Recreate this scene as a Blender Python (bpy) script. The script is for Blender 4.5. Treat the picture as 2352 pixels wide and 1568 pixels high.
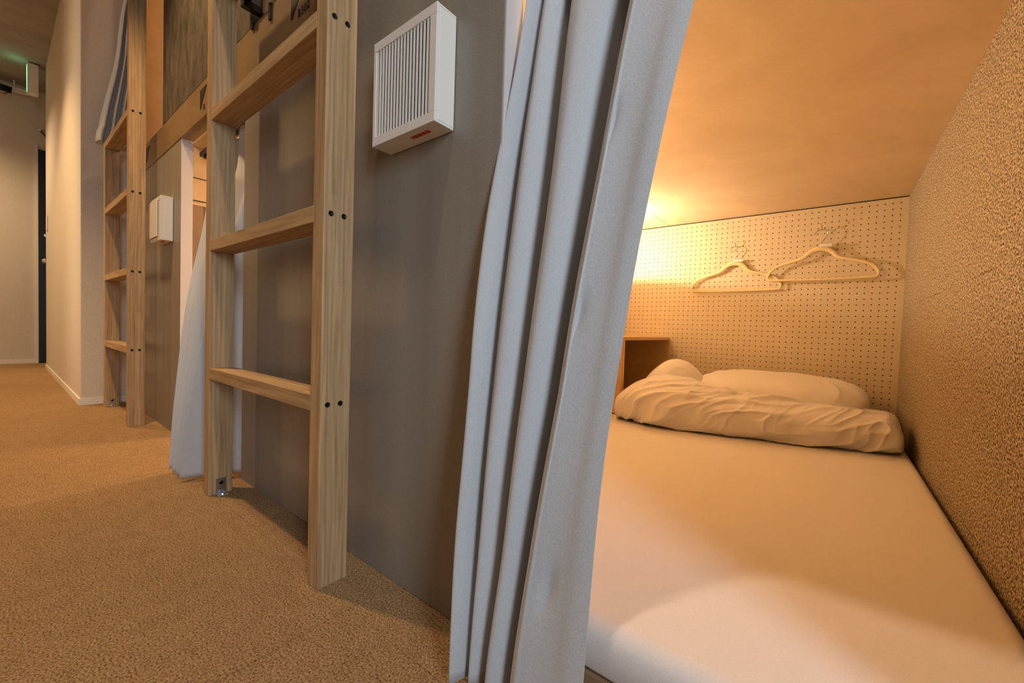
import bpy, bmesh, math, random
from mathutils import Vector, Matrix, noise
random.seed(7)
for o in list(bpy.data.objects): bpy.data.objects.remove(o)
S = bpy.context.scene
COL = S.collection

# ------------------------------------------------------------------ camera
R = math.radians
YAW, PITCH, ROLL, F = R(38.238), R(1.8129), R(-1.88458), 937.797
fw = Vector((-math.sin(YAW)*math.cos(PITCH), math.cos(YAW)*math.cos(PITCH), -math.sin(PITCH)))
r0 = Vector((math.cos(YAW), math.sin(YAW), 0)); u0 = r0.cross(fw)
rt = r0*math.cos(ROLL) - u0*math.sin(ROLL); up = r0*math.sin(ROLL) + u0*math.cos(ROLL)
cd = bpy.data.cameras.new('camera'); cam = bpy.data.objects.new('camera', cd); COL.objects.link(cam)
cam.matrix_world = Matrix(((rt.x, up.x, -fw.x, 0), (rt.y, up.y, -fw.y, 0), (rt.z, up.z, -fw.z, .48), (0, 0, 0, 1)))
cd.sensor_width = 36; cd.lens = F/2352*36; cd.clip_start = .02; cd.clip_end = 50
S.camera = cam
S.view_settings.view_transform = 'Standard'; S.view_settings.look = 'None'
S.view_settings.gamma = 1; S.view_settings.use_curve_mapping = False
S.view_settings.exposure = 0.0

# ------------------------------------------------------------------ light
w = bpy.data.worlds.new('world'); S.world = w; w.use_nodes = True
w.node_tree.nodes['Background'].inputs[0].default_value = (.55, .6, .7, 1)
w.node_tree.nodes['Background'].inputs[1].default_value = .05
WARM = (1, .67, .37); DEEP = (1, .62, .29); SOFTWARM = (1, .70, .42); COOL = (.78, .89, 1)
def lamp(name, kind, loc, color, power, target=None, **k):
    d = bpy.data.lights.new(name, kind); d.color = color; d.energy = power
    for a, b in k.items(): setattr(d, a, b)
    o = bpy.data.objects.new(name, d); COL.objects.link(o); o.location = loc
    if target is not None:
        o.rotation_euler = (Vector(target)-Vector(loc)).to_track_quat('-Z', 'Y').to_euler()
    return o
def down(name, x, y, col, p, ang=120, size=.035):
    return lamp(name, 'SPOT', (x, y, 2.42), col, p, (x, y, 0), spot_size=R(ang), spot_blend=.8, shadow_soft_size=size)
down('ceiling_downlight', -1.85, .0, DEEP, 150, 92)
down('ceiling_downlight', -3.75, -.35, DEEP, 110, 105)
down('ceiling_downlight', -5.1, -.5, WARM, 95, 140)
down('ceiling_downlight', -.22, .13, (1, .78, .58), 48)
lamp('window_daylight', 'AREA', (1.55, -.50, 1.10), COOL, 11, (-.3, .42, .55), shape='RECTANGLE', size=.55, size_y=1.3, spread=R(90))
lamp('added_wall_fill', 'AREA', (-3.3, -1.02, 1.3), (1, .72, .45), 3, (-3.3, .3, 1.3), shape='RECTANGLE', size=.12, size_y=2.2, spread=R(70))  # added strip light brightening the projecting white wall; no doorway is built here
# capsule lamp bulbs are set in the lamp builder further down

# ------------------------------------------------------------------ helpers
def srgb(r, g, b):
    f = lambda c: (c/255/12.92 if c/255 <= .04045 else ((c/255+.055)/1.055)**2.4)
    return (f(r), f(g), f(b), 1)
class MB:
    def __init__(s): s.v = []; s.f = []
    def add(s, vs, fs):
        n = len(s.v); s.v += [tuple(p) for p in vs]; s.f += [tuple(i+n for i in q) for q in fs]; return s
    def box(s, x0, x1, y0, y1, z0, z1):
        vs = [(x, y, z) for x in (x0, x1) for y in (y0, y1) for z in (z0, z1)]
        return s.add(vs, [(0, 1, 3, 2), (4, 6, 7, 5), (0, 4, 5, 1), (2, 3, 7, 6), (0, 2, 6, 4), (1, 5, 7, 3)])
    def tube(s, pts, r, n=8, flat=1.0, up=(0, 1, 0), caps=True):
        pts = [Vector(p) for p in pts]; rr = r if isinstance(r, (list, tuple)) else [r]*len(pts)
        up = Vector(up); rings = []
        for i, p in enumerate(pts):
            t = (pts[min(i+1, len(pts)-1)]-pts[max(i-1, 0)]).normalized()
            a = t.cross(up)
            if a.length < 1e-4: a = t.cross(Vector((.3, .2, 1)))
            a.normalize(); b = a.cross(t).normalized()
            rings.append([p+a*rr[i]*math.cos(2*math.pi*k/n)+b*rr[i]*flat*math.sin(2*math.pi*k/n) for k in range(n)])
        vs = [q for r_ in rings for q in r_]; fs = []
        for i in range(len(pts)-1):
            for k in range(n):
                fs.append((i*n+k, i*n+(k+1) % n, (i+1)*n+(k+1) % n, (i+1)*n+k))
        if caps: fs.append(tuple(range(n))[::-1]); fs.append(tuple((len(pts)-1)*n+k for k in range(n)))
        return s.add(vs, fs)
    def grid(s, nu, nv, fn):
        vs = [fn(i/(nu-1), j/(nv-1)) for i in range(nu) for j in range(nv)]
        return s.add(vs, [(i*nv+j, (i+1)*nv+j, (i+1)*nv+j+1, i*nv+j+1) for i in range(nu-1) for j in range(nv-1)])
    def lathe(s, prof, c, n=24, axis='z'):
        vs = []; fs = []
        for r, h in prof:
            for k in range(n):
                a = 2*math.pi*k/n; p = (r*math.cos(a), r*math.sin(a), h)
                if axis == 'y': p = (p[0], p[2], p[1])
                if axis == 'x': p = (p[2], p[0], p[1])
                vs.append((c[0]+p[0], c[1]+p[1], c[2]+p[2]))
        m = len(prof)
        for i in range(m-1):
            for k in range(n): fs.append((i*n+k, i*n+(k+1) % n, (i+1)*n+(k+1) % n, (i+1)*n+k))
        fs.append(tuple(range(n))[::-1]); fs.append(tuple((m-1)*n+k for k in range(n)))
        return s.add(vs, fs)
    def prism(s, poly, y0, y1):
        n = len(poly); vs = [(x, y0, z) for x, z in poly]+[(x, y1, z) for x, z in poly]
        fs = [tuple(range(n)), tuple(range(2*n-1, n-1, -1))]+[(i, i+n, (i+1) % n+n, (i+1) % n) for i in range(n)]
        return s.add(vs, fs)
    def build(s, name, m, parent=None, smooth=False, bevel=0, sub=0, solid=0, seg=2):
        me = bpy.data.meshes.new(name); me.from_pydata(s.v, [], s.f); me.validate()
        b = bmesh.new(); b.from_mesh(me)
        bmesh.ops.recalc_face_normals(b, faces=b.faces); b.to_mesh(me); b.free()
        if smooth:
            for p in me.polygons: p.use_smooth = True
        me.materials.append(m)
        o = bpy.data.objects.new(name, me); COL.objects.link(o)
        if parent:
            o.parent = parent; o.matrix_parent_inverse = Matrix.Translation(-parent.location)
        if solid:
            q = o.modifiers.new('solid', 'SOLIDIFY'); q.thickness = solid; q.offset = 0
        if bevel:
            q = o.modifiers.new('bevel', 'BEVEL'); q.width = bevel; q.segments = seg; q.limit_method = 'ANGLE'; q.angle_limit = R(40)
        if sub:
            q = o.modifiers.new('sub', 'SUBSURF'); q.levels = sub; q.render_levels = sub
        return o
def tag(o, label, cat, group=None):
    o['label'] = label; o['category'] = cat
    if group: o['group'] = group
    return o
def struct(o, label=None):
    o['kind'] = 'structure'
    if label: o['label'] = label
    return o
def empty(name, loc):
    o = bpy.data.objects.new(name, None); COL.objects.link(o); o.location = loc; o.empty_display_size = .05; return o
def box(name, d, m, parent=None, **k): return MB().box(*d).build(name, m, parent, **k)
def copy_tree(o, dx, parent=None):
    c = o.copy(); COL.objects.link(c)
    if parent: c.parent = parent; c.matrix_parent_inverse = o.matrix_parent_inverse.copy()
    else: c.location = Vector(o.location)+Vector(dx)
    for ch in o.children: copy_tree(ch, dx, c)
    return c

# ------------------------------------------------------------------ materials
def mat(name, col, rough=.6, metal=0, spec=.5, build=None):
    m = bpy.data.materials.new(name); m.use_nodes = True
    nt = m.node_tree; b = nt.nodes['Principled BSDF']
    b.inputs['Base Color'].default_value = col; b.inputs['Roughness'].default_value = rough
    b.inputs['Metallic'].default_value = metal; b.inputs['Specular IOR Level'].default_value = spec
    if build: build(nt, b)
    return m
def N(nt, t, **k):
    n = nt.nodes.new(t)
    for a, v in k.items():
        if a.startswith('i_'): n.inputs[a[2:].replace('_', ' ')].default_value = v
        else: setattr(n, a, v)
    return n
def coords(nt, scale=(1, 1, 1)):
    t = N(nt, 'ShaderNodeTexCoord'); g = N(nt, 'ShaderNodeNewGeometry')
    m = N(nt, 'ShaderNodeMapping'); m.inputs['Scale'].default_value = scale
    nt.links.new(g.outputs['Position'], m.inputs['Vector']); return m
def ramp(nt, src, stops):
    r = N(nt, 'ShaderNodeValToRGB'); e = r.color_ramp.elements
    while len(e) < len(stops): e.new(.5)
    for q, (p, c) in zip(e, stops): q.position = p; q.color = c
    nt.links.new(src, r.inputs[0]); return r
def bump(nt, b, src, dist, strength=1.0):
    n = N(nt, 'ShaderNodeBump'); n.inputs['Distance'].default_value = dist; n.inputs['Strength'].default_value = strength
    nt.links.new(src, n.inputs['Height']); nt.links.new(n.outputs[0], b.inputs['Normal']); return n
def mixc(nt, a, b, fac, mode='MIX'):
    m = N(nt, 'ShaderNodeMix', data_type='RGBA', blend_type=mode)
    for s, v in ((0, fac), (6, a), (7, b)):
        if hasattr(v, 'is_output'): nt.links.new(v, m.inputs[s])
        else: m.inputs[s].default_value = v
    return m.outputs[2]
def noisy(c1, c2, scale, det=6, stretch=(1, 1, 1), bd=0, rough=.6, lo=.35, hi=.65):
    def f(nt, b):
        m = coords(nt, stretch); n = N(nt, 'ShaderNodeTexNoise', i_Scale=scale, i_Detail=det, i_Roughness=rough)
        nt.links.new(m.outputs[0], n.inputs['Vector'])
        r = ramp(nt, n.outputs['Fac'], [(lo, c1), (hi, c2)]); nt.links.new(r.outputs[0], b.inputs['Base Color'])
        if bd: bump(nt, b, n.outputs['Fac'], bd)
    return f
def oak(axis):
    """laminated oak: short glued staves of different tone, straight grain along axis"""
    def f(nt, b):
        g = N(nt, 'ShaderNodeNewGeometry'); sp = N(nt, 'ShaderNodeSeparateXYZ'); nt.links.new(g.outputs['Position'], sp.inputs[0])
        ob = N(nt, 'ShaderNodeObjectInfo')
        cb = N(nt, 'ShaderNodeCombineXYZ')
        add = N(nt, 'ShaderNodeMath', operation='ADD')
        if axis == 'z':
            nt.links.new(sp.outputs[2], add.inputs[0]); nt.links.new(sp.outputs[0], add.inputs[1])
        else:
            nt.links.new(sp.outputs[0], add.inputs[0]); add.inputs[1].default_value = 0
        nt.links.new(add.outputs[0], cb.inputs[0]); nt.links.new(sp.outputs[1], cb.inputs[1])
        br = N(nt, 'ShaderNodeTexBrick', offset=.37, squash=1.0)
        br.inputs['Scale'].default_value = 1; br.inputs['Mortar Size'].default_value = 0.0003
        br.inputs['Brick Width'].default_value = .43; br.inputs['Row Height'].default_value = .019
        br.inputs['Color1'].default_value = (.55, .55, .55, 1); br.inputs['Color2'].default_value = (1, 1, 1, 1)
        br.inputs['Mortar'].default_value = (.4, .4, .4, 1); br.inputs['Bias'].default_value = .1
        nt.links.new(cb.outputs[0], br.inputs['Vector'])
        mp = N(nt, 'ShaderNodeMapping'); nt.links.new(g.outputs['Position'], mp.inputs[0])
        mp.inputs['Scale'].default_value = (60, 60, 2.2) if axis == 'z' else (2.2, 60, 60)
        n1 = N(nt, 'ShaderNodeTexNoise', i_Scale=1.6, i_Detail=7, i_Roughness=.62, i_Distortion=.9)
        nt.links.new(mp.outputs[0], n1.inputs['Vector'])
        mp2 = N(nt, 'ShaderNodeMapping'); nt.links.new(g.outputs['Position'], mp2.inputs[0])
        mp2.inputs['Scale'].default_value = (26, 26, 3) if axis == 'z' else (3, 26, 26)
        wv = N(nt, 'ShaderNodeTexWave', wave_type='BANDS', bands_direction='Y', i_Scale=1.1, i_Distortion=9, i_Detail=2)
        nt.links.new(mp2.outputs[0], wv.inputs['Vector'])
        r = ramp(nt, n1.outputs['Fac'], [(.3, srgb(150, 121, 84)), (.52, srgb(178, 148, 108)), (.75, srgb(194, 165, 124))])
        c = mixc(nt, r.outputs[0], wv.outputs['Color'], .10, 'OVERLAY')
        c = mixc(nt, c, br.outputs['Color'], .38, 'MULTIPLY')
        nt.links.new(c, b.inputs['Base Color']); bump(nt, b, n1.outputs['Fac'], .0006)
    return f
def facade_f(nt, b):
    m = coords(nt, (14, 14, .3)); n = N(nt, 'ShaderNodeTexNoise', i_Scale=1, i_Detail=5)
    nt.links.new(m.outputs[0], n.inputs['Vector'])
    m2 = coords(nt, (420, 420, 420)); n2 = N(nt, 'ShaderNodeTexNoise', i_Scale=1, i_Detail=2); nt.links.new(m2.outputs[0], n2.inputs['Vector'])
    r = ramp(nt, n.outputs['Fac'], [(.25, srgb(130, 124, 115)), (.75, srgb(147, 141, 131))])
    r2 = ramp(nt, n2.outputs['Fac'], [(.3, (.86, .86, .86, 1)), (.7, (1, 1, 1, 1))])
    nt.links.new(mixc(nt, r.outputs[0], r2.outputs[0], 1.0, 'MULTIPLY'), b.inputs['Base Color'])
    bump(nt, b, n2.outputs['Fac'], .0003)
def carpet_f(nt, b):
    m = coords(nt); n = N(nt, 'ShaderNodeTexNoise', i_Scale=330, i_Detail=4, i_Roughness=.7); nt.links.new(m.outputs[0], n.inputs['Vector'])
    n3 = N(nt, 'ShaderNodeTexNoise', i_Scale=30, i_Detail=5, i_Roughness=.7); nt.links.new(m.outputs[0], n3.inputs['Vector'])
    n4 = N(nt, 'ShaderNodeTexNoise', i_Scale=3, i_Detail=3); nt.links.new(m.outputs[0], n4.inputs['Vector'])
    r = ramp(nt, n.outputs['Fac'], [(.36, srgb(100, 76, 52)), (.5, srgb(190, 154, 112)), (.64, srgb(222, 186, 142))])
    r3 = ramp(nt, n3.outputs['Fac'], [(.3, (.80, .78, .76, 1)), (.55, (1, 1, 1, 1))])
    c = mixc(nt, r.outputs[0], r3.outputs[0], .8, 'MULTIPLY')
    r4 = ramp(nt, n4.outputs['Fac'], [(.3, (.86, .86, .86, 1)), (.7, (1, 1, 1, 1))])
    c = mixc(nt, c, r4.outputs[0], .8, 'MULTIPLY')
    br = N(nt, 'ShaderNodeTexBrick', offset=0.0); br.inputs['Scale'].default_value = 1
    br.inputs['Brick Width'].default_value = .5; br.inputs['Row Height'].default_value = .5; br.inputs['Mortar Size'].default_value = .0012
    br.inputs['Color1'].default_value = br.inputs['Color2'].default_value = (1, 1, 1, 1); br.inputs['Mortar'].default_value = (.72, .7, .68, 1)
    mp = N(nt, 'ShaderNodeMapping'); mp.inputs['Location'].default_value = (.12, .13, 0)
    nt.links.new(m.outputs[0], mp.inputs[0]); nt.links.new(mp.outputs[0], br.inputs['Vector'])
    c = mixc(nt, c, br.outputs['Color'], .6, 'MULTIPLY')
    nt.links.new(c, b.inputs['Base Color'])
    ad = N(nt, 'ShaderNodeMath', operation='ADD'); nt.links.new(n.outputs['Fac'], ad.inputs[0]); nt.links.new(n3.outputs['Fac'], ad.inputs[1])
    bump(nt, b, ad.outputs[0], .006)
def felt_f(nt, b):
    m = coords(nt); n = N(nt, 'ShaderNodeTexNoise', i_Scale=230, i_Detail=4, i_Roughness=.6, i_Distortion=.3); nt.links.new(m.outputs[0], n.inputs['Vector'])
    r = ramp(nt, n.outputs['Fac'], [(.36, srgb(46, 37, 28)), (.48, srgb(132, 118, 98)), (.6, srgb(200, 186, 160))])
    sp = N(nt, 'ShaderNodeSeparateXYZ'); nt.links.new(m.outputs[0], sp.inputs[0]); cb = N(nt, 'ShaderNodeCombineXYZ')
    nt.links.new(sp.outputs[1], cb.inputs[0]); nt.links.new(sp.outputs[2], cb.inputs[1])
    mp = N(nt, 'ShaderNodeMapping'); mp.inputs['Location'].default_value = (.065, -.117, 0); nt.links.new(cb.outputs[0], mp.inputs[0])
    br = N(nt, 'ShaderNodeTexBrick', offset=0.0); br.inputs['Scale'].default_value = 1
    br.inputs['Brick Width'].default_value = .5; br.inputs['Row Height'].default_value = .5; br.inputs['Mortar Size'].default_value = .0007
    br.inputs['Color1'].default_value = br.inputs['Color2'].default_value = (1, 1, 1, 1); br.inputs['Mortar'].default_value = (.3, .25, .2, 1)
    nt.links.new(mp.outputs[0], br.inputs['Vector'])
    n5 = N(nt, 'ShaderNodeTexNoise', i_Scale=9, i_Detail=2); nt.links.new(m.outputs[0], n5.inputs['Vector'])
    fac = ramp(nt, n5.outputs['Fac'], [(.42, (0, 0, 0, 1)), (.56, (1, 1, 1, 1))])
    c = mixc(nt, r.outputs[0], mixc(nt, (1, 1, 1, 1), br.outputs['Color'], fac.outputs[0]), 1.0, 'MULTIPLY')
    nt.links.new(c, b.inputs['Base Color']); bump(nt, b, n.outputs['Fac'], .0005)
def cloth_f(c1, c2, sc=900, bd=.0004):
    def f(nt, b):
        m = coords(nt, (1, 1, .35)); n = N(nt, 'ShaderNodeTexNoise', i_Scale=sc, i_Detail=3); nt.links.new(m.outputs[0], n.inputs['Vector'])
        r = ramp(nt, n.outputs['Fac'], [(.3, c1), (.7, c2)]); nt.links.new(r.outputs[0], b.inputs['Base Color'])
        bump(nt, b, n.outputs['Fac'], bd); b.inputs['Sheen Weight'].default_value = .15
    return f
def ply_f(c1, c2, st=(1.2, 3, 3)):
    def f(nt, b):
        m = coords(nt, st); n = N(nt, 'ShaderNodeTexNoise', i_Scale=2.2, i_Detail=7, i_Roughness=.6, i_Distortion=1.2); nt.links.new(m.outputs[0], n.inputs['Vector'])
        m2 = coords(nt, (30, 240, 240)); n2 = N(nt, 'ShaderNodeTexNoise', i_Scale=1, i_Detail=3); nt.links.new(m2.outputs[0], n2.inputs['Vector'])
        r = ramp(nt, n.outputs['Fac'], [(.3, c1), (.7, c2)]); r2 = ramp(nt, n2.outputs['Fac'], [(.3, (.93, .93, .93, 1)), (.7, (1, 1, 1, 1))])
        nt.links.new(mixc(nt, r.outputs[0], r2.outputs[0], .8, 'MULTIPLY'), b.inputs['Base Color'])
    return f
M = {}
M['facade'] = mat('grey_laminate', srgb(150, 145, 142), .42, build=facade_f)
M['jamb'] = mat('jamb_grey', srgb(205, 200, 200), .45)
M['ply'] = mat('plywood', srgb(210, 175, 125), .5, build=ply_f(srgb(214, 178, 128), srgb(228, 194, 146)))
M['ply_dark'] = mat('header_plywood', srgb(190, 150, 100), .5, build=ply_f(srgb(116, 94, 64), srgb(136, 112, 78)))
M['ceil_ply'] = mat('ceiling_plywood', srgb(225, 200, 165), .38, build=ply_f(srgb(216, 190, 154), srgb(230, 206, 170), (1.5, 1.5, 1.5)))
M['cab'] = mat('cabinet_veneer', srgb(214, 178, 126), .45, build=ply_f(srgb(208, 170, 116), srgb(224, 188, 136), (3, 1, 8)))
M['oak_z'] = mat('oak_upright', srgb(170, 135, 90), .55, build=oak('z'))
M['oak_x'] = mat('oak_rung', srgb(170, 135, 90), .55, build=oak('x'))
M['carpet'] = mat('carpet', srgb(170, 135, 100), .95, spec=.1, build=carpet_f)
M['felt'] = mat('felt', srgb(170, 145, 125), .95, spec=.1, build=felt_f)
M['white_wall'] = mat('white_wallpaper', srgb(226, 220, 212), .75, build=noisy(srgb(204, 196, 184), srgb(212, 205, 194), 90, bd=.0003))
M['corr_ceil'] = mat('ceiling_paint', srgb(150, 145, 135), .8, build=noisy(srgb(140, 134, 124), srgb(156, 150, 140), 8))
M['mottled'] = mat('mottled_steel', srgb(90, 82, 70), .5, build=noisy(srgb(48, 45, 40), srgb(98, 92, 80), 9, 9, (2.2, 2.2, .8), rough=.72))
M['peg'] = mat('pegboard_fibre', srgb(210, 190, 165), .6, build=noisy(srgb(200, 182, 150), srgb(214, 198, 166), 500, 3))
M['dark'] = mat('dark_void', srgb(14, 12, 11), .9)
M['curtain'] = mat('curtain_cloth', srgb(178, 180, 184), .7, build=cloth_f(srgb(172, 176, 180), srgb(186, 190, 194)))
M['sheet'] = mat('white_cotton', srgb(232, 226, 222), .85, build=cloth_f(srgb(228, 223, 219), srgb(236, 231, 227), 700, .0002))
M['white_pl'] = mat('white_plastic', srgb(226, 224, 218), .35)
M['black'] = mat('black_metal', srgb(18, 18, 20), .4)
M['steel'] = mat('zinc_steel', srgb(190, 195, 200), .25, 1)
M['screw'] = mat('screw_black', srgb(30, 30, 32), .3, .7)
M['hanger'] = mat('beige_flock', srgb(226, 204, 150), .85, build=noisy(srgb(220, 198, 144), srgb(232, 212, 160), 900))
M['ink'] = mat('black_ink', srgb(14, 14, 16), .6)
M['red'] = mat('red_ink', srgb(200, 60, 40), .6)
M['paper'] = mat('paper_white', srgb(225, 222, 215), .7)
M['base_wood'] = mat('platform_wood', srgb(150, 120, 88), .6, build=ply_f(srgb(140, 112, 82), srgb(162, 130, 94)))
M['trim'] = mat('white_trim', srgb(225, 222, 216), .5)
M['shade'] = mat('lamp_metal', srgb(210, 200, 185), .5)
def emis(name, col, s):
    m = bpy.data.materials.new(name); m.use_nodes = True; b = m.node_tree.nodes['Principled BSDF']
    b.inputs['Base Color'].default_value = col; b.inputs['Emission Color'].default_value = col; b.inputs['Emission Strength'].default_value = s; return m
M['green'] = emis('sign_green', srgb(120, 230, 170), 1.6)
M['bulb'] = emis('bulb_glow', (1, .72, .4, 1), 6)

# ------------------------------------------------------------------ dimensions
YF, YB = .46, .50           # faces of the capsule front panels
YP = 2.38                   # pegboard
XR = .222                   # felt partition of the near capsule
PITCHX = 1.665
ZH0, ZH1 = 1.188, 1.312     # plywood header between lower and upper capsules
ZC = 1.092                  # capsule ceiling
CZ = 2.57                   # corridor ceiling

# ------------------------------------------------------------------ room shell
struct(box('floor', (-6.06, 1.72, -1.1, 2.7, -.05, 0), M['carpet']), 'orange brown speckled carpet floor of the corridor')
struct(box('ceiling', (-6.06, 1.72, -1.1, 2.7, CZ, CZ+.05), M['corr_ceil']), 'grey green painted corridor ceiling')
struct(box('wall_back', (-6.06, 1.72, -1.16, -1.1, 0, CZ), M['white_wall']), 'white corridor wall opposite the capsules')
struct(box('wall_right', (1.66, 1.72, -1.1, .46, 0, CZ), M['white_wall']), 'white wall closing the near end of the corridor')
struct(box('wall_left', (-6.06, -6.0, -1.1, 1.4, 0, CZ), M['white_wall']), 'cream wall closing the far end of the corridor')
struct(box('wall_side', (-5.40, -3.11, .28, 1.2, 0, CZ), M['white_wall'], bevel=.004), 'white wall block projecting beside the far ladder')
struct(box('wall_rear', (-6.06, 1.72, YP+.06, YP+.12, 0, CZ), M['white_wall']))
struct(box('baseboard_side', (-5.406, -3.104, .274, .30, 0, .035), M['trim']), 'thin white baseboard below the projecting wall')
struct(box('baseboard_return', (-3.112, -3.104, .30, .46, 0, .035), M['trim']))
struct(box('baseboard_left', (-6.0, -5.992, -1.1, .262, 0, .035), M['trim']), 'thin white baseboard of the far end wall')

# front panels of the capsules (each panel its own piece)
def panel(name, x0, x1, z0, z1, m, label, jambs=()):
    o = box(name, (x0, x1, YF, YB, z0, z1), m, bevel=.0015); struct(o, label)
    for k, xx in enumerate(jambs):
        s = -1 if abs(xx-x0) < 1e-6 else 1
        a, b = sorted((xx, xx+s*.002))
        box('jamb', (a, b, YF+.001, YB-.001, z0, z1), M['jamb'], o)
    return o
panel('wall_front', -1.39, -.395, 0, ZH0, M['facade'], 'grey capsule front panel behind the near ladder', (-1.39, -.395))
panel('wall_front', -3.11, -2.06, 0, ZH0, M['facade'], 'grey capsule front panel behind the far ladder', (-2.06,))
panel('wall_front', .262, 1.66, 0, ZH0, M['facade'], 'grey capsule front panel right of the open capsule')
panel('wall_upper', -2.345, -1.362, ZH1+.005, CZ, M['mottled'], 'dark mottled grey panel between the upper capsules')
panel('wall_upper', -.70, .30, ZH1+.005, CZ, M['mottled'], 'dark mottled grey panel above the open capsule')
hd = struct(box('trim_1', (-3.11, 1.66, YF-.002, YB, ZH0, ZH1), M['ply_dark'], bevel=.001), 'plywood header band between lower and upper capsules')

for a, b in ((-2.344, -1.363), (-.699, .299)): struct(box('trim_9', (a, b, YF+.004, YB, ZH1+.0002, ZH1+.0048), M['dark']), 'dark joint under the mottled panel')
# header marks: black wedge and bunk number
def text(body, size, x, z, parent, y=YF-.0035):
    c = bpy.data.curves.new('bunk_number', 'FONT'); c.body = body; c.size = size; c.extrude = .0004; c.space_character = 1.15
    t = bpy.data.objects.new('t', c); COL.objects.link(t)
    t.rotation_euler = (R(90), 0, 0); t.location = (x, y, z)
    bpy.context.view_layer.update()
    me = bpy.data.meshes.new_from_object(t.evaluated_get(bpy.context.evaluated_depsgraph_get())); me.transform(t.matrix_world)
    bpy.data.objects.remove(t); me.materials.clear(); me.materials.append(M['ink'])
    o = bpy.data.objects.new('bunk_number', me); COL.objects.link(o); o.parent = parent; o.matrix_parent_inverse = Matrix.Translation(-parent.location)
def sign(x, body, label, wide=.072):
    e = tag(empty('bunk_sign', (x, YF, 1.25)), label, 'sign')
    MB().prism([(x, 1.287), (x, 1.222), (x+.010, 1.222), (x+.020, 1.236), (x+.045, 1.262), (x+wide, 1.287)][::-1], YF-.0032, YF-.002).build('wedge_mark', M['ink'], e)
    if body: text(body, .026, x+.038, 1.211, e)
sign(-1.088, 'B302', 'black wedge mark and number B302 printed on plywood above near ladder')
sign(-1.809, 'B', 'black wedge mark on plywood header left of the near ladder')
sign(-2.640, '', 'black wedge mark on plywood header behind the far ladder')

# ------------------------------------------------------------------ near capsule shell
struct(box('wall_capsule', (XR, XR+.04, YF+.0, YP, 0, ZH0), M['felt']), 'speckled beige felt partition right of the bed')
struct(box('wall_capsule', (-1.06, -1.02, YB, YP, 0, ZH0), M['ply']), 'plywood side wall left of the bed')
# ceiling sheets with an open joint
struct(box('ceiling_capsule', (-.762, XR, .60, YP, ZC, ZC+.03), M['ceil_ply']), 'plywood capsule ceiling sheet above the bed')
struct(box('ceiling_capsule', (-1.02, -.765, .60, YP, ZC, ZC+.03), M['ceil_ply']), 'narrow plywood ceiling sheet above the shelf unit')
struct(box('ceiling_capsule', (-1.02, XR, YB, .60, ZH0+.001, ZH0+.03), M['ceil_ply']))
struct(box('trim_2', (-1.02, XR, .595, .60, ZC+.001, ZH0), M['ceil_ply']))
# pegboard with real holes
def pegboard():
    b = MB(); P = .0254; x0, x1, z0, z1 = -1.02, XR, .0, ZC-.004
    nx = int((x1-x0)/P); nz = int((z1-z0)/P); ox = x1-.012-nx*P; oz = z1-.008-nz*P; r = .0027
    # margins
    X0, X1, Z0, Z1 = ox, ox+nx*P, oz, oz+nz*P
    for q in ((x0, X0, z0, z1), (X1, x1, z0, z1), (X0, X1, z0, Z0), (X0, X1, Z1, z1)):
        b.add([(q[0], YP, q[2]), (q[1], YP, q[2]), (q[1], YP, q[3]), (q[0], YP, q[3])], [(0, 1, 2, 3)])
    h = P/2; sq = [(-h, -h), (0, -h), (h, -h), (h, 0), (h, h), (0, h), (-h, h), (-h, 0)]
    ci = [(r*math.cos(a), r*math.sin(a)) for a in [R(225+45*k) for k in range(8)]]
    fs = [(k, (k+1) % 8, 8+(k+1) % 8, 8+k) for k in range(8)]+[(8+k, 8+(k+1) % 8, 16+(k+1) % 8, 16+k) for k in range(8)]
    for i in range(nx):
        for j in range(nz):
            cx, cz = X0+(i+.5)*P, Z0+(j+.5)*P
            if cz < .1: continue
            b.add([(cx+a, YP, cz+c) for a, c in sq]+[(cx+a, YP, cz+c) for a, c in ci]+[(cx+a, YP+.005, cz+c) for a, c in ci], fs)
    me = bpy.data.meshes.new('pegboard'); me.from_pydata(b.v, [], b.f); me.materials.append(M['peg'])
    o = bpy.data.objects.new('pegboard', me); COL.objects.link(o)
    box('backing', (-1.02, XR, YP+.0055, YP+.02, 0, ZC), M['dark'], o)
    tag(o, 'beige perforated pegboard at the head of the bed', 'pegboard')
pegboard()
struct(box('trim_3', (-1.02, XR, YP-.0012, YP+.004, ZC-.0030, ZC-.0005), M['dark']), 'dark joint between pegboard and ceiling')

# shelf unit with open compartment facing the bed
def shelf():
    e = tag(empty('shelf_unit', (-.88, 1.8, 0)), 'light wood shelf unit with open compartment beside the pillow', 'shelf')
    XF, yb = -.735, YP-.002
    box('top_board', (-1.018, XF, 1.72, yb, .444, .460), M['cab'], e, bevel=.001)
    box('side_board', (-1.018, XF+.0, 1.721, 1.755, .116, .4435), M['cab'], e, bevel=.001)
    box('side_board', (-1.018, XF, yb-.014, yb, .116, .4435), M['cab'], e, bevel=.001)
    box('shelf_board', (-1.018, XF, 1.7555, yb-.0145, .118, .132), M['cab'], e)
    box('back_board', (-1.018, -1.008, 1.7555, yb-.0145, .1325, .4435), M['cab'], e)
shelf()

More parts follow.
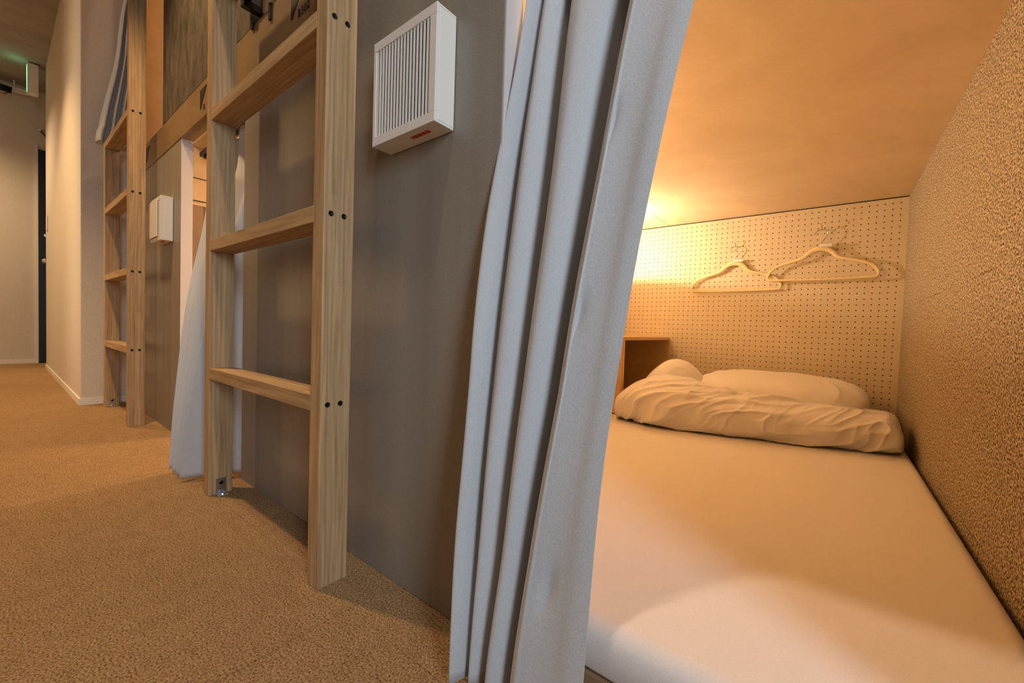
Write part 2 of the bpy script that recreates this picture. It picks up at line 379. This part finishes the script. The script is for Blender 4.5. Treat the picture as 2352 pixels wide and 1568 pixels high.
# wall lamp over the shelf: a bulb above a dish
def bulb_lamp(loc, p, wallx, lab='small wall lamp with dish shade beside the pegboard'):
    x, y, z = loc
    e = tag(empty('wall_lamp', (x, y, z)), lab, 'lamp')
    MB().lathe([(.012, -.030), (.030, -.026), (.064, .000), (.066, .005), (.061, .005), (.028, -.018), (.012, -.022)], loc, 28).build('dish_shade', M['shade'], e, smooth=True)
    box('wall_plate', (wallx, wallx+.012, y-.03, y+.03, z-.07, z-.01), M['shade'], e, bevel=.002)
    MB().tube([(wallx+.01, y, z-.034), (x, y, z-.034)], .006).build('arm', M['shade'], e, smooth=True)
    MB().lathe([(.001, .018), (.012, .013), (.018, 0), (.012, -.013), (.009, -.02), (.009, -.034), (.004, -.036)], loc, 20).build('bulb', M['bulb'], e, smooth=True)
    l = lamp('lamp_light', 'POINT', (x, y, z+.024), (1, .80, .57) if y > 1.5 else (1, .64, .31), p, shadow_soft_size=.006); return e
bulb_lamp((-.950, 1.98, .885), 19, -1.02)
bulb_lamp((-.93, .95, .80), 21, -1.02, 'added fill lamp with dish shade hidden behind the curtain near the bed foot')  # extra lamp added out of view to fill the capsule with warm light

# ------------------------------------------------------------------ bed
struct(box('trim_4', (-1.02, XR, YF+.004, YP-.004, 0, .048), M['base_wood'], bevel=.002), 'brown wooden bed platform of the near capsule')
def mattress():
    x0, x1, y0, y1, zb, zt = -.80, .214, .464, 2.34, .0485, .112
    b = MB(); nx, ny = 90, 180; r = .026
    def prof(t, a, c):           # distance param across -> rounded corner
        return a+(c-a)*t
    def top(u, v):
        x = x0+(x1-x0)*u; y = y0+(y1-y0)*v
        d = min(x-x0, x1-x, y-y0, y1-y); z = zt
        if d < r: z = zt-r+math.sqrt(max(0, r*r-(r-d)**2))
        cx = -.238+.018*math.sin((y-.7)*3.3)*.5
        if .68 < y < 1.75: z += .0038*math.exp(-((x-cx)/.006)**2)*math.sin(math.pi*(y-.68)/1.07)
        z += .002*noise.noise((x*4, y*3, 0))*min(1, d/.05)
        cy = .82+.02*x
        z += .0012*noise.noise((x*9+3, y*22, 4))*math.exp(-((y-cy)/.12)**2)*min(1, d/.05)
        return (x, y, z)
    def warp(t, n, L):           # denser sampling at borders
        return t
    us = sorted(set([i/(nx-1) for i in range(nx)]+[k*.0022 for k in range(14)]+[1-k*.0022 for k in range(14)]))
    vs = sorted(set([i/(ny-1) for i in range(ny)]+[k*.0012 for k in range(14)]+[1-k*.0012 for k in range(14)]))
    nu, nv = len(us), len(vs)
    pts = [top(u, v) for u in us for v in vs]; fs = [(i*nv+j, (i+1)*nv+j, (i+1)*nv+j+1, i*nv+j+1) for i in range(nu-1) for j in range(nv-1)]
    ring = [i*nv for i in range(nu)]+[(nu-1)*nv+j for j in range(1, nv)]+[i*nv+nv-1 for i in range(nu-2, -1, -1)]+[j for j in range(nv-2, 0, -1)]
    n0 = len(pts); low = []
    for k in ring:
        p = pts[k]; low.append((p[0], p[1], zb+.008))
    low2 = [(p[0]+(.006 if p[0] < -.5 else -.006 if p[0] > .1 else 0)*(1 if p[0] in (x0, x1) else 0), p[1]+(.006 if p[1] == y0 else 0), zb) for p in low]
    pts += low+low2; n = len(ring)
    for k in range(n):
        fs.append((ring[k], ring[(k+1) % n], n0+(k+1) % n, n0+k)); fs.append((n0+k, n0+(k+1) % n, n0+n+(k+1) % n, n0+n+k))
    fs.append(tuple(n0+n+k for k in range(n)))
    b.add(pts, fs); o = b.build('mattress', M['sheet'], smooth=True)
    tag(o, 'low mattress under a smooth white fitted sheet in the capsule', 'mattress')
mattress()

def fnoise(p, s): return noise.noise((p[0]*s, p[1]*s, p[2]*s))
def wrinkle(x, y, z, amp, dirx=1.0, seed=0, t=None):
    """cloth creases: ridged noise, long in one slanted direction and sharp across it"""
    if t is None: t = z-.7*y
    h = 0
    for f, a, rot, sd in ((5.0, .8, .75, 0), (9, 1.0, .55, 7), (15, .5, 1.0, 13)):
        c, s_ = math.cos(rot), math.sin(rot)
        al, ac = x*c+t*s_, -x*s_+t*c
        al += .03*noise.noise((x*6+sd, t*6, seed)); ac += .03*noise.noise((x*5, t*5+sd, seed+3))
        n_ = noise.noise((al*f*.45+sd+seed, ac*f*1.9+seed, sd+y*2))
        m_ = .5+.5*noise.noise((x*4+sd*2, t*4, seed+9))
        h += a*max(0, 1-abs(n_)*3.4)**1.6*min(1, m_*1.4)
    return amp*h
def roll(b, spine, n_u=150, n_v=90, amp=.010, zfloor=.1165, seed=0, pw=2.3, crease=1.0, back=1.0):
    """spine: (x, y, half depth, height). A soft padded roll resting on the sheet."""
    def interp(t):
        s = t*(len(spine)-1); i = min(int(s), len(spine)-2); f = s-i
        P = [spine[max(i-1, 0)], spine[i], spine[i+1], spine[min(i+2, len(spine)-1)]]
        return [.5*((2*P[1][k])+(-P[0][k]+P[2][k])*f+(2*P[0][k]-5*P[1][k]+4*P[2][k]-P[3][k])*f*f+(-P[0][k]+3*P[1][k]-3*P[2][k]+P[3][k])*f**3) for k in range(4)]
    def fn(u, v):
        x, y, ry, hz = interp(u)
        e = min(u, 1-u); cap = 1 if e > .09 else (1-(1-e/.09)**2.4)**.5 if e > 0 else .0
        cap = max(cap, .02)
        a = 2*math.pi*v; ca, sa = math.cos(a), math.sin(a)
        cy = math.copysign(abs(ca)**(2/(pw if sa > 0 else 4.5)), ca)*ry*cap*(back if ca > 0 else 1); cz = math.copysign(abs(sa)**(2/(pw if sa > 0 else 4.5)), sa)*hz/2*cap
        px, py, pz = x, y+cy, zfloor+hz/2+cz
        w_ = wrinkle(px, py*.3, pz, amp, crease, seed, -v*2.2*(ry+hz/2))*cap
        nl = math.hypot(cy/max(ry, .01), cz/max(hz/2, .01)) or 1
        py += cy/max(ry, .01)/nl*w_; pz += cz/max(hz/2, .01)/nl*w_
        px += .012*noise.noise((py*9, pz*12, 3+seed))*(1 if e < .12 else .3)
        return (px, py, max(pz, zfloor-.001))
    b.grid(n_u, n_v, fn)
def duvet():
    b = MB()
    # front roll: (x, y centre, half depth, height)
    roll(b, [(-.725, 1.80, .14, .060), (-.70, 1.81, .20, .12), (-.62, 1.82, .24, .165), (-.50, 1.81, .24, .170), (-.34, 1.82, .21, .140), (-.18, 1.84, .19, .122),
             (-.02, 1.88, .175, .116), (.10, 1.91, .165, .112), (.165, 1.92, .15, .105), (.198, 1.93, .13, .075)], 420, 190, .013, seed=1, back=.62)
    # raised fold at the left end leaning toward the shelf
    roll(b, [(-.705, 1.93, .13, .10), (-.66, 1.98, .17, .19), (-.60, 2.02, .18, .235), (-.54, 2.04, .17, .225), (-.49, 2.05, .15, .18), (-.44, 2.06, .11, .10)], 150, 140, .006, seed=5, pw=2.0, back=.75)
    # flat tail behind the pillow, right
    roll(b, [(-.30, 2.16, .14, .03), (-.1, 2.17, .15, .03), (.05, 2.17, .15, .045), (.11, 2.17, .15, .085), (.16, 2.17, .13, .075), (.205, 2.17, .09, .05)], 90, 50, .007, seed=9, pw=2.6)
    o = b.build('duvet', M['sheet'], smooth=True)
    tag(o, 'white duvet rolled up and creased in front of the pillow', 'duvet')
duvet()
def pillow():
    b = MB(); cx, cy, cz = -.205, 2.140, .228; hx, hy, hz = .325, .195, .085
    def fn(u, v):
        lon = 2*math.pi*u; lat = math.pi*(v-.5)
        c, s = math.cos(lon), math.sin(lon); cl, sl = math.cos(lat), math.sin(lat)
        k = 2/3.6; sq = lambda t, e: math.copysign(abs(t)**e, t)
        fx, fy = sq(c, k), sq(s, k)
        rr = abs(cl)**.62
        x, y = fx*rr*hx, fy*rr*hy
        edge = 1-max(abs(fx*rr), abs(fy*rr))
        z = math.copysign(abs(sl)**.68, sl)*hz*(1.0-.15*(x/hx)**2)
        # pinched seam corners
        q = abs(fx*rr)**6*abs(fy*rr)**6
        x *= 1+.04*q; y *= 1+.06*q
        w_ = wrinkle(x, y, z, .006, 1.0, 21)*(.35+.65*min(1, (abs(x)/hx)**2+(abs(y)/hy)**2))
        z += w_*(1 if z > 0 else -1)
        if z > 0: z += .0035*math.exp(-((x-.085-.1*y)/.004)**2)*(y < .02)*min(1, edge*6)
        return (cx+x, cy+y, cz+z+y*.10)
    b.grid(160, 90, fn)
    o = b.build('pillow', M['sheet'], smooth=True)
    tag(o, 'plump white pillow leaning at the pegboard on the folded duvet', 'pillow')
pillow()

# ------------------------------------------------------------------ hangers
def hanger(cx, cz, sc, label, yy):
    """cx, cz: centre of the neck base; outline in metres"""
    e = tag(empty('coat_hanger', (cx, yy, cz)), label, 'hanger', 'coat hangers on the pegboard')
    top = [(-.205, -.125), (-.202, -.112), (-.192, -.095), (-.175, -.078), (-.150, -.066), (-.118, -.056), (-.085, -.046), (-.064, -.036), (-.044, -.018), (-.022, -.004), (0, 0),
           (.022, -.004), (.042, -.018), (.058, -.036), (.078, -.048), (.110, -.056), (.145, -.067), (.175, -.080), (.192, -.096), (.201, -.112), (.203, -.124), (.198, -.134), (.185, -.137)]
    bar = [(.185, -.137), (.10, -.139), (0, -.140), (-.10, -.139), (-.185, -.137), (-.198, -.134), (-.205, -.125)]
    pts = [(cx+a*sc, yy, cz+c*sc) for a, c in top+bar[1:]]
    # smooth with Catmull-Rom
    out = []; rad = []
    n = len(pts)
    for i in range(n-1):
        P = [Vector(pts[max(i-1, 0)]), Vector(pts[i]), Vector(pts[i+1]), Vector(pts[min(i+2, n-1)])]
        for k in range(4):
            f = k/4; out.append(.5*((2*P[1])+(-P[0]+P[2])*f+(2*P[0]-5*P[1]+4*P[2]-P[3])*f*f+(-P[0]+3*P[1]-3*P[2]+P[3])*f**3))
            xx = (out[-1].x-cx)/sc; zz = (out[-1].z-cz)/sc
            rr = .0054 if zz < -.12 else .0066+.0056*math.exp(-(xx/.06)**2)
            rad.append(rr)
    out.append(Vector(pts[-1])); rad.append(rad[-1])
    MB().tube(out, rad, 10, flat=.55).build('hanger_frame', M['hanger'], e, smooth=True)
    hk = [(0, -.002), (0, .018), (.002, .030), (.012, .044), (.021, .058), (.022, .072), (.014, .084), (.0, .088), (-.014, .084), (-.024, .074), (-.027, .066)]
    MB().tube([(cx+a, yy, cz+c) for a, c in hk], .0016, 8).build('wire_hook', M['steel'], e, smooth=True)
    t = MB().box(cx-.004, cx+.040, yy-.010, yy-.004, cz+.006, cz+.019).build('size_tag', M['white_pl'], e, bevel=.002)
    MB().lathe([(.004, -.004), (.005, 0), (.004, .014)], (cx, yy, cz+.008), 12).build('neck_collar', M['white_pl'], e, smooth=True)
    # peg hook in the board
    q = tag(empty('peg_hook', (cx, YP, cz+.09)), 'small metal peg hook holding '+('the left lower hanger' if cx < -.3 else 'the right upper hanger'), 'hook', 'peg hooks in the pegboard')
    MB().tube([(cx-.004, yy-.012, cz+.112), (cx-.001, yy-.010, cz+.100), (cx, yy, cz+.0865), (cx+.010, yy+.006, cz+.0865), (cx+.022, YP-.002, cz+.087), (cx+.022, YP+.004, cz+.087)], .0017, 8).build('hook_wire', M['steel'], q, smooth=True)
hanger(-.418, .852, 1.0, 'beige velvet coat hanger on pegboard, left and lower one', YP-.018)
hanger(-.066, .893, 1.0, 'beige velvet coat hanger on pegboard, right and higher one', YP-.028)

# ------------------------------------------------------------------ curtains
def catmull(P, u):
    n = len(P)-1; s = min(max(u, 0), 1)*n; i = min(int(s), n-1); f = s-i
    a, b_, c, d = P[max(i-1, 0)], P[i], P[i+1], P[min(i+2, n)]
    return [.5*((2*b_[k])+(-a[k]+c[k])*f+(2*a[k]-5*b_[k]+4*c[k]-d[k])*f*f+(-a[k]+3*b_[k]-3*c[k]+d[k])*f**3) for k in range(2)]
def curtain(name, levels, label, nz=90, nu=260, hem=None, seed=0, wob=.002, mt=None):
    """levels: list of (z, [(x, y), ...]) from top to bottom, same number of points"""
    b = MB()
    zt, zb = levels[0][0], levels[-1][0]
    def fn(u, v):
        z = zt+(zb-zt)*v
        for i in range(len(levels)-1):
            if z >= levels[i+1][0] or i == len(levels)-2:
                A, B = levels[i], levels[i+1]; f = (A[0]-z)/(A[0]-B[0]); break
        P4 = [catmull(levels[min(max(k, 0), len(levels)-1)][1], u) for k in (i-1, i, i+1, i+2)]
        x, y = catmull(P4, (1+f)/3)
        y += wob*noise.noise((u*9+seed, z*5, seed)); x += wob*noise.noise((u*7+4, z*4, seed+2))
        if hem and abs(z-hem) < .003: y += .0018
        # sharp little dents
        for (du, dz, sa) in ((.83, .74, .006), (.84, .50, .006), (.88, .17, .005)):
            if seed == 1: y += sa*math.exp(-((u-du-(z-dz)*.35)/.022)**2-((z-dz)/.022)**2)
        return (x, y, z)
    b.grid(nu, nz, fn)
    o = b.build(name, mt or M['curtain'], smooth=True, solid=.0012)
    return tag(o, label, 'curtain')
# left silhouettes of the four folds and the free edge, by height
ZL = [1.16, .90, .65, .40, .20, .014]
FO = [[-.380, -.386, -.413, -.408, -.401, -.378], [-.352, -.366, -.3755, -.3753, -.369, -.359], [-.311, -.3145, -.3185, -.3235, -.328, -.333],
      [-.192, -.2247, -.250, -.270, -.287, -.2956], [-.084, -.1373, -.1751, -.1967, -.2025, -.1986]]
def folds(i):
    z = ZL[i]; yr = .385+.115*(z-.05)/.9; P = []
    f = [q[i] for q in FO]
    P.append((-.402 if z > .8 else f[0]+.012, yr+(.050 if z > .8 else .020)))
    for k in range(4):
        W = f[k+1]-f[k]; a = yr-(.014 if k == 0 else 0); d = min(.058, W*1.0+.010)
        if k: P.append((f[k]+.001, yr+d+.004))
        P.append((f[k], a+.014)); P.append((f[k]+.20*W if k < 3 else f[k]+.010, a))
        if k < 3:
            P.append((f[k]+.42*W, a+.005)); P.append((f[k]+.62*W, a+.020)); P.append((f[k]+.80*W, yr+d*.95))
        else:
            P += [(f[3]+.20*W, yr+.001), (f[3]+.40*W, yr+.006), (f[3]+.6*W, yr+.009), (f[3]+.8*W, yr+.009), (f[4], yr+.012)]
    return P
curtain('curtain', [(ZL[i], folds(i)) for i in range(6)], 'grey curtain bunched at the left of the open near capsule', hem=.095, seed=1, nu=420)
# middle capsule curtain
def waves(x0, x1, y, n, a, ph=0):
    return [(x0+(x1-x0)*i/(2*n), y+(a if (i+ph) % 2 else -a)) for i in range(2*n+1)]
curtain('curtain', [(1.13, waves(-1.93, -1.47, .535, 3, .012)+[(-1.43, .53), (-1.392, .53)]), (.95, waves(-1.86, -1.47, .52, 3, .022)+[(-1.43, .515), (-1.392, .52)]), (.5, waves(-1.715, -1.475, .43, 3, .034)+[(-1.44, .49), (-1.396, .505)]), (.012, waves(-1.595, -1.475, .372, 3, .040)+[(-1.44, .44), (-1.402, .475)])],
        'pale grey curtain spilling onto the floor behind the near ladder', hem=.09, seed=4)
# upper capsule curtain by the far ladder
def c3():
    def yw(y0, y1, a, dx=0):
        return [(-3.045+dx+(a if k % 2 else -a)+.05*(k/10), y0+(y1-y0)*k/10) for k in range(11)]
    L = [(2.45, yw(.495, .54, .012)), (2.14, yw(.432, .52, .016)), (1.80, yw(.398, .51, .018)), (1.46, yw(.342, .50, .020)), (1.384, yw(.330, .50, .022, -.006))]
    o = curtain('curtain', L, 'grey curtain hanging out of the upper capsule by the far ladder', seed=8)
c3()

# curtain tracks
for (x0, x1, z, y, lab) in ((-2.055, -1.395, 1.135, .53, 'dark metal curtain track in the middle capsule opening'), (-1.0, .215, 1.17, .535, 'dark metal curtain track in the near capsule opening')):
    e = tag(empty('curtain_track', ((x0+x1)/2, y, z)), lab, 'curtain track')
    MB().box(x0, x1, y-.012, y+.012, z, z+.018).build('rail', M['black'], e, bevel=.003)
    for k in range(5):
        xx = x0+.03+k*.022 if x0 < -1.2 else x0+.6+k*.05
        MB().lathe([(.004, -.012), (.006, -.006), (.004, 0)], (xx, y, z), 10).build('glider', M['black'], e)

# ------------------------------------------------------------------ middle capsule interior
struct(box('wall_capsule', (-2.14, -2.10, YB, YP, 0, ZH0), M['ply']), 'plywood side wall inside the middle capsule')
struct(box('wall_capsule', (-1.38, -1.34, YB, YP, 0, ZH0), M['felt']), 'felt partition inside the middle capsule')
struct(box('ceiling_capsule', (-2.10, -1.38, YB+.06, YP, ZC+.06, ZC+.09), M['ceil_ply']), 'plywood ceiling inside the middle capsule')
struct(box('ceiling_capsule', (-2.10, -1.38, YB, YB+.06, ZH0, ZH0+.03), M['ceil_ply']))
struct(box('wall_capsule', (-2.10, -1.38, YP, YP+.03, 0, ZH0), M['ply']), 'plywood head wall inside the middle capsule')
struct(box('trim_5', (-2.10, -1.38, YB+.004, YP-.004, 0, .048), M['base_wood']), 'wooden bed platform of the middle capsule')
for zz in (1.058, .966): struct(box('trim_6', (-2.1, -2.0985, .505, 1.6, zz-.0015, zz+.0015), M['dark']))
tag(box('mattress', (-2.08, -1.40, .56, 2.34, .05, .112), M['sheet'], bevel=.02), 'white mattress inside the middle capsule behind its curtain', 'mattress')
def board2():
    e = tag(empty('wall_board', (-2.098, .7, .5)), 'brown board with pale edge inside the middle capsule', 'board')
    box('board_panel', (-2.099, -2.092, .505, .552, .12, .945), M['base_wood'], e)
    box('edge_strip', (-2.099, -2.088, .552, .558, .12, .957), M['ply'], e)
    box('top_strip', (-2.099, -2.088, .505, .5515, .9455, .957), M['ply'], e)
board2()
l2 = lamp('lamp_light', 'POINT', (-1.80, 1.2, .75), WARM, 20, shadow_soft_size=.05)
e = tag(empty('wall_lamp', (-1.75, 2.3, .8)), 'small wall lamp inside the middle capsule', 'lamp')
MB().lathe([(.03, 0), (.05, .05), (.02, .055)], (-1.75, 2.30, .8), 20).build('shade', M['shade'], e, smooth=True)
MB().tube([(-1.75, 2.30, .82), (-1.75, YP-.002, .80)], .006).build('arm', M['shade'], e)

# ------------------------------------------------------------------ upper capsules
def upper(x0, x1, lab, p):
    struct(box('wall_capsule', (x0-.03, x0, YB, 2.3, ZH1, CZ), M['ply']), 'plywood side wall inside the '+lab)
    struct(box('wall_capsule', (x1, x1+.03, YB, 2.3, ZH1, CZ), M['ply']), 'plywood right wall inside the '+lab)
    struct(box('wall_capsule', (x0, x1, 2.3, 2.33, ZH1, CZ), M['ply']), 'plywood head wall inside the '+lab)
    struct(box('trim_7', (x0, x1, YB, 2.3, ZH1-.06, ZH1), M['base_wood']), 'bed platform of the '+lab)
    lamp('lamp_light', 'POINT', ((x0+x1)/2+.1, 1.4, 2.1), WARM, p, shadow_soft_size=.05)
upper(-3.06, -2.36, 'far upper capsule', 9)
upper(-1.345, -.72, 'near upper capsule', .6)
tag(box('mattress', (-3.04, -2.38, .53, 2.28, ZH1+.001, ZH1+.06), M['sheet'], bevel=.02), 'mattress inside the far upper capsule', 'mattress')
tag(box('mattress', (-1.33, -.74, .60, 2.28, ZH1+.001, ZH1+.06), M['sheet'], bevel=.02), 'mattress inside the near upper capsule', 'mattress')
# black strap hooks and wooden guard end over the header
for x, z0, lab in ((-1.335, 1.30, 'black metal strap at the left end of the near upper capsule sill'), (-1.215, 1.275, 'black metal strap hooked over the plywood header, nearer one')):
    tag(MB().box(x, x+.012, YF-.007, YF-.0025, z0, ZH1+.002).box(x, x+.012, YF-.007, YF+.05, ZH1+.001, ZH1+.005).box(x, x+.012, YF+.03, YF+.034, ZH1+.004, ZH1+.25).build('metal_strap', M['black']), lab, 'strap', 'black straps over the header')
tag(MB().tube([(-1.27, YF+.012, ZH1+.014), (-1.27, YF+.02, ZH1+.12), (-1.27, YF+.03, ZH1+.3)], [.012, .022, .024], 12).build('guard_post', M['oak_z'], smooth=True), 'rounded wooden guard post end on the header above the near ladder', 'post')
tag(MB().box(-1.345, -1.23, YF-.03, YF-.012, ZH1+.055, ZH1+.075).box(-1.345, -1.325, YF-.03, YF+.02, ZH1+.04, ZH1+.06).build('guard_bracket', M['black'], bevel=.002), 'black metal guard bracket above the near ladder', 'bracket')

# ------------------------------------------------------------------ ladders
def ladder():
    xl0, xl1, xr0, xr1, y0, y1 = -1.345, -1.307, -.743, -.705, .355, .411
    e = empty('ladder', ((xl0+xr1)/2, (y0+y1)/2, 0))
    for a, c, out in ((xl0, xl1, -1), (xr0, xr1, 1)):
        s = box('stile', (a, c, y0, y1, 0, 2.3 if out > 0 else 1.3365), M['oak_z'], e, bevel=.0012)
        for z in (.333, .672, 1.011, 1.35)[:4 if out > 0 else 3]:
            for yy in (.368, .392):
                f = c if out > 0 else a
                MB().lathe([(.0048, -.0003*out), (.0048, .0006*out), (.0036, .0008*out), (.002, .0002*out)], (f, yy, z), 14, 'x').build('screw', M['screw'], s)
    for z in (.333, .674, 1.015, 1.352):
        box('rung', (xl1 if z < 1.3 else xl0, xr0, y0, y1, z-.015, z+.015), M['oak_x'], e, bevel=.0012)
    for a in (xl1, xr0):
        sg = 1 if a == xl1 else -1
        if sg < 0: continue
        m = MB().box(a, a+.003, .372, .396, .0005, .045).box(a, a+.026, .372, .396, .0, .003)
        br = m.build('floor_bracket', M['steel'], e, bevel=.0008)
        MB().lathe([(.005, -.0), (.005, .002), (.002, .0026)], (a+.003, .384, .032), 12, 'x').build('bracket_screw', M['screw'], br)
        MB().lathe([(.006, .003), (.005, .006), (.002, .007)], (a+.015, .384, .0), 12).build('bracket_screw', M['steel'], br)
    return e
L1 = ladder(); tag(L1, 'near oak ladder with black screws standing before the grey panel', 'ladder', 'oak bunk ladders')
L2 = copy_tree(L1, (-PITCHX-.008, 0, 0)); tag(L2, 'far oak ladder beside the white corridor wall', 'ladder', 'oak bunk ladders')

# ------------------------------------------------------------------ exhaust vents
def vent():
    x0, x1, z0, z1, yf = -.661, -.495, .794, .973, .418
    e = empty('exhaust_vent', ((x0+x1)/2, YF, (z0+z1)/2))
    t = .010; b = MB()
    b.box(x0, x1, yf+.006, YF-.0015, z0, z0+.004).box(x0, x1, yf+.006, YF-.0015, z1-.004, z1).box(x0, x0+.004, yf+.006, YF-.0015, z0+.004, z1-.004).box(x1-.004, x1, yf+.006, YF-.0015, z0+.004, z1-.004)
    b.build('housing', M['white_pl'], e, bevel=.001)
    fx0, fx1, fz0, fz1 = x0+.008, x1-.016, z0+.016, z1-.016
    f = MB().box(x0, x1, yf, yf+.006, z0, fz0).box(x0, x1, yf, yf+.006, fz1, z1).box(x0, fx0, yf, yf+.006, fz0, fz1).box(fx1, x1, yf, yf+.006, fz0, fz1)
    f.build('front_frame', M['white_pl'], e, bevel=.0008)
    g = MB(); n = 17; p = (fx1-fx0)/n
    for k in range(n+0): g.box(fx0+k*p+p*.02, fx0+k*p+p*.50, yf+.001, yf+.0025, fz0, fz1)
    g.build('grille', M['white_pl'], e)
    box('filter', (x0+.004, x1-.004, yf+.016, yf+.02, z0+.004, z1-.004), M['dark'], e)
    MB().box(x0+.045, x0+.075, yf+.018, yf+.027, z0-.0006, z0).build('label_strip', M['paper'], e)
    m = MB()
    for k in range(9): m.box(x0+.09+k*.0052, x0+.093+k*.0052+.0008*(k % 2), yf+.014, yf+.022, z0-.0007, z0)
    m.build('red_marking', M['red'], e)
    return e
V1 = vent(); tag(V1, 'square white exhaust vent with vertical slots on the near grey panel', 'vent', 'exhaust vents on the capsule fronts')
V2 = copy_tree(V1, (-PITCHX, 0, 0)); tag(V2, 'small looking white vent on the grey panel beside the far ladder', 'vent', 'exhaust vents on the capsule fronts')
tag(MB().box(-2.322, -2.20, .4135, .4165, .812, .962).build('paper_notice', M['paper']), 'pale paper cover stuck on the front of the far vent', 'notice')

# ------------------------------------------------------------------ far end: door, sign, rail, switch
d = struct(box('door_1', (-6.0, -5.965, .262, 1.05, .003, 2.02), M['black'], bevel=.002), 'black door at the far end of the corridor')
MB().lathe([(.012, 0), (.010, .02), (.024, .03), (.026, .05), (.012, .058)], (-5.965, .305, .975), 20, 'x').build('door_knob', M['steel'], d, smooth=True)
MB().lathe([(.018, 0), (.018, .010), (.010, .012)], (-5.965, .312, 1.22), 16, 'x').build('door_lock', M['steel'], d, smooth=True)
cl = tag(empty('door_closer', (-5.95, .4, 2.08)), 'grey door closer with folded arm above the black door', 'door closer')
MB().box(-5.964, -5.90, .33, .58, 2.03, 2.09).build('closer_body', M['steel'], cl, bevel=.004)
MB().tube([(-5.93, .35, 2.10), (-5.70, .262, 2.125)], .009).tube([(-5.70, .262, 2.125), (-5.99, .30, 2.22)], .008).build('closer_arm', M['steel'], cl)
struct(box('trim_8', (-6.0, -5.985, .245, .262, 0, 2.06), M['trim']))
tag(MB().box(-5.25, -5.17, .272, .2795, 1.17, 1.29).build('wall_switch', M['white_pl'], bevel=.002), 'flush white switch plate on the white wall near the door', 'switch')
ex = tag(empty('exit_sign', (-5.4, .19, CZ)), 'white ceiling exit sign box seen edge on with green glow', 'sign')
MB().box(-5.42, -5.36, .178, .240, 2.31, CZ-.012).build('sign_box', M['white_pl'], ex, bevel=.003)
box('sign_face', (-5.415, -5.365, .1755, .1778, 2.33, CZ-.03), M['green'], ex)
MB().tube([(-5.39, .21, CZ-.0115), (-5.39, .21, CZ-.0005)], .008).build('mount', M['white_pl'], ex)
lamp('sign_glow', 'POINT', (-5.39, .12, 2.48), (.25, 1, .55), .12, shadow_soft_size=.02)
rl = tag(empty('light_rail', (-5.9, -.1, 2.4)), 'white ceiling lighting rail by the far wall', 'rail')
MB().box(-5.93, -5.88, -.5, .20, 2.47, 2.505).build('rail_body', M['white_pl'], rl, bevel=.002)
for yy in (.12, -.3): MB().tube([(-5.905, yy, 2.50), (-5.905, yy, CZ-.001)], .006).build('rail_hanger', M['white_pl'], rl)
sp = tag(empty('spotlight', (-5.86, .06, 2.36)), 'black spotlight fixed to the ceiling rail', 'spotlight')
MB().tube([(-5.85, -.06, 2.462), (-5.85, .105, 2.452)], .027, 16).build('spot_body', M['black'], sp, smooth=True)
MB().tube([(-5.85, .02, 2.435), (-5.85, .03, 2.41), (-5.85, .06, 2.402), (-5.85, .085, 2.425)], .003, 8).build('cable', M['black'], sp, smooth=True)
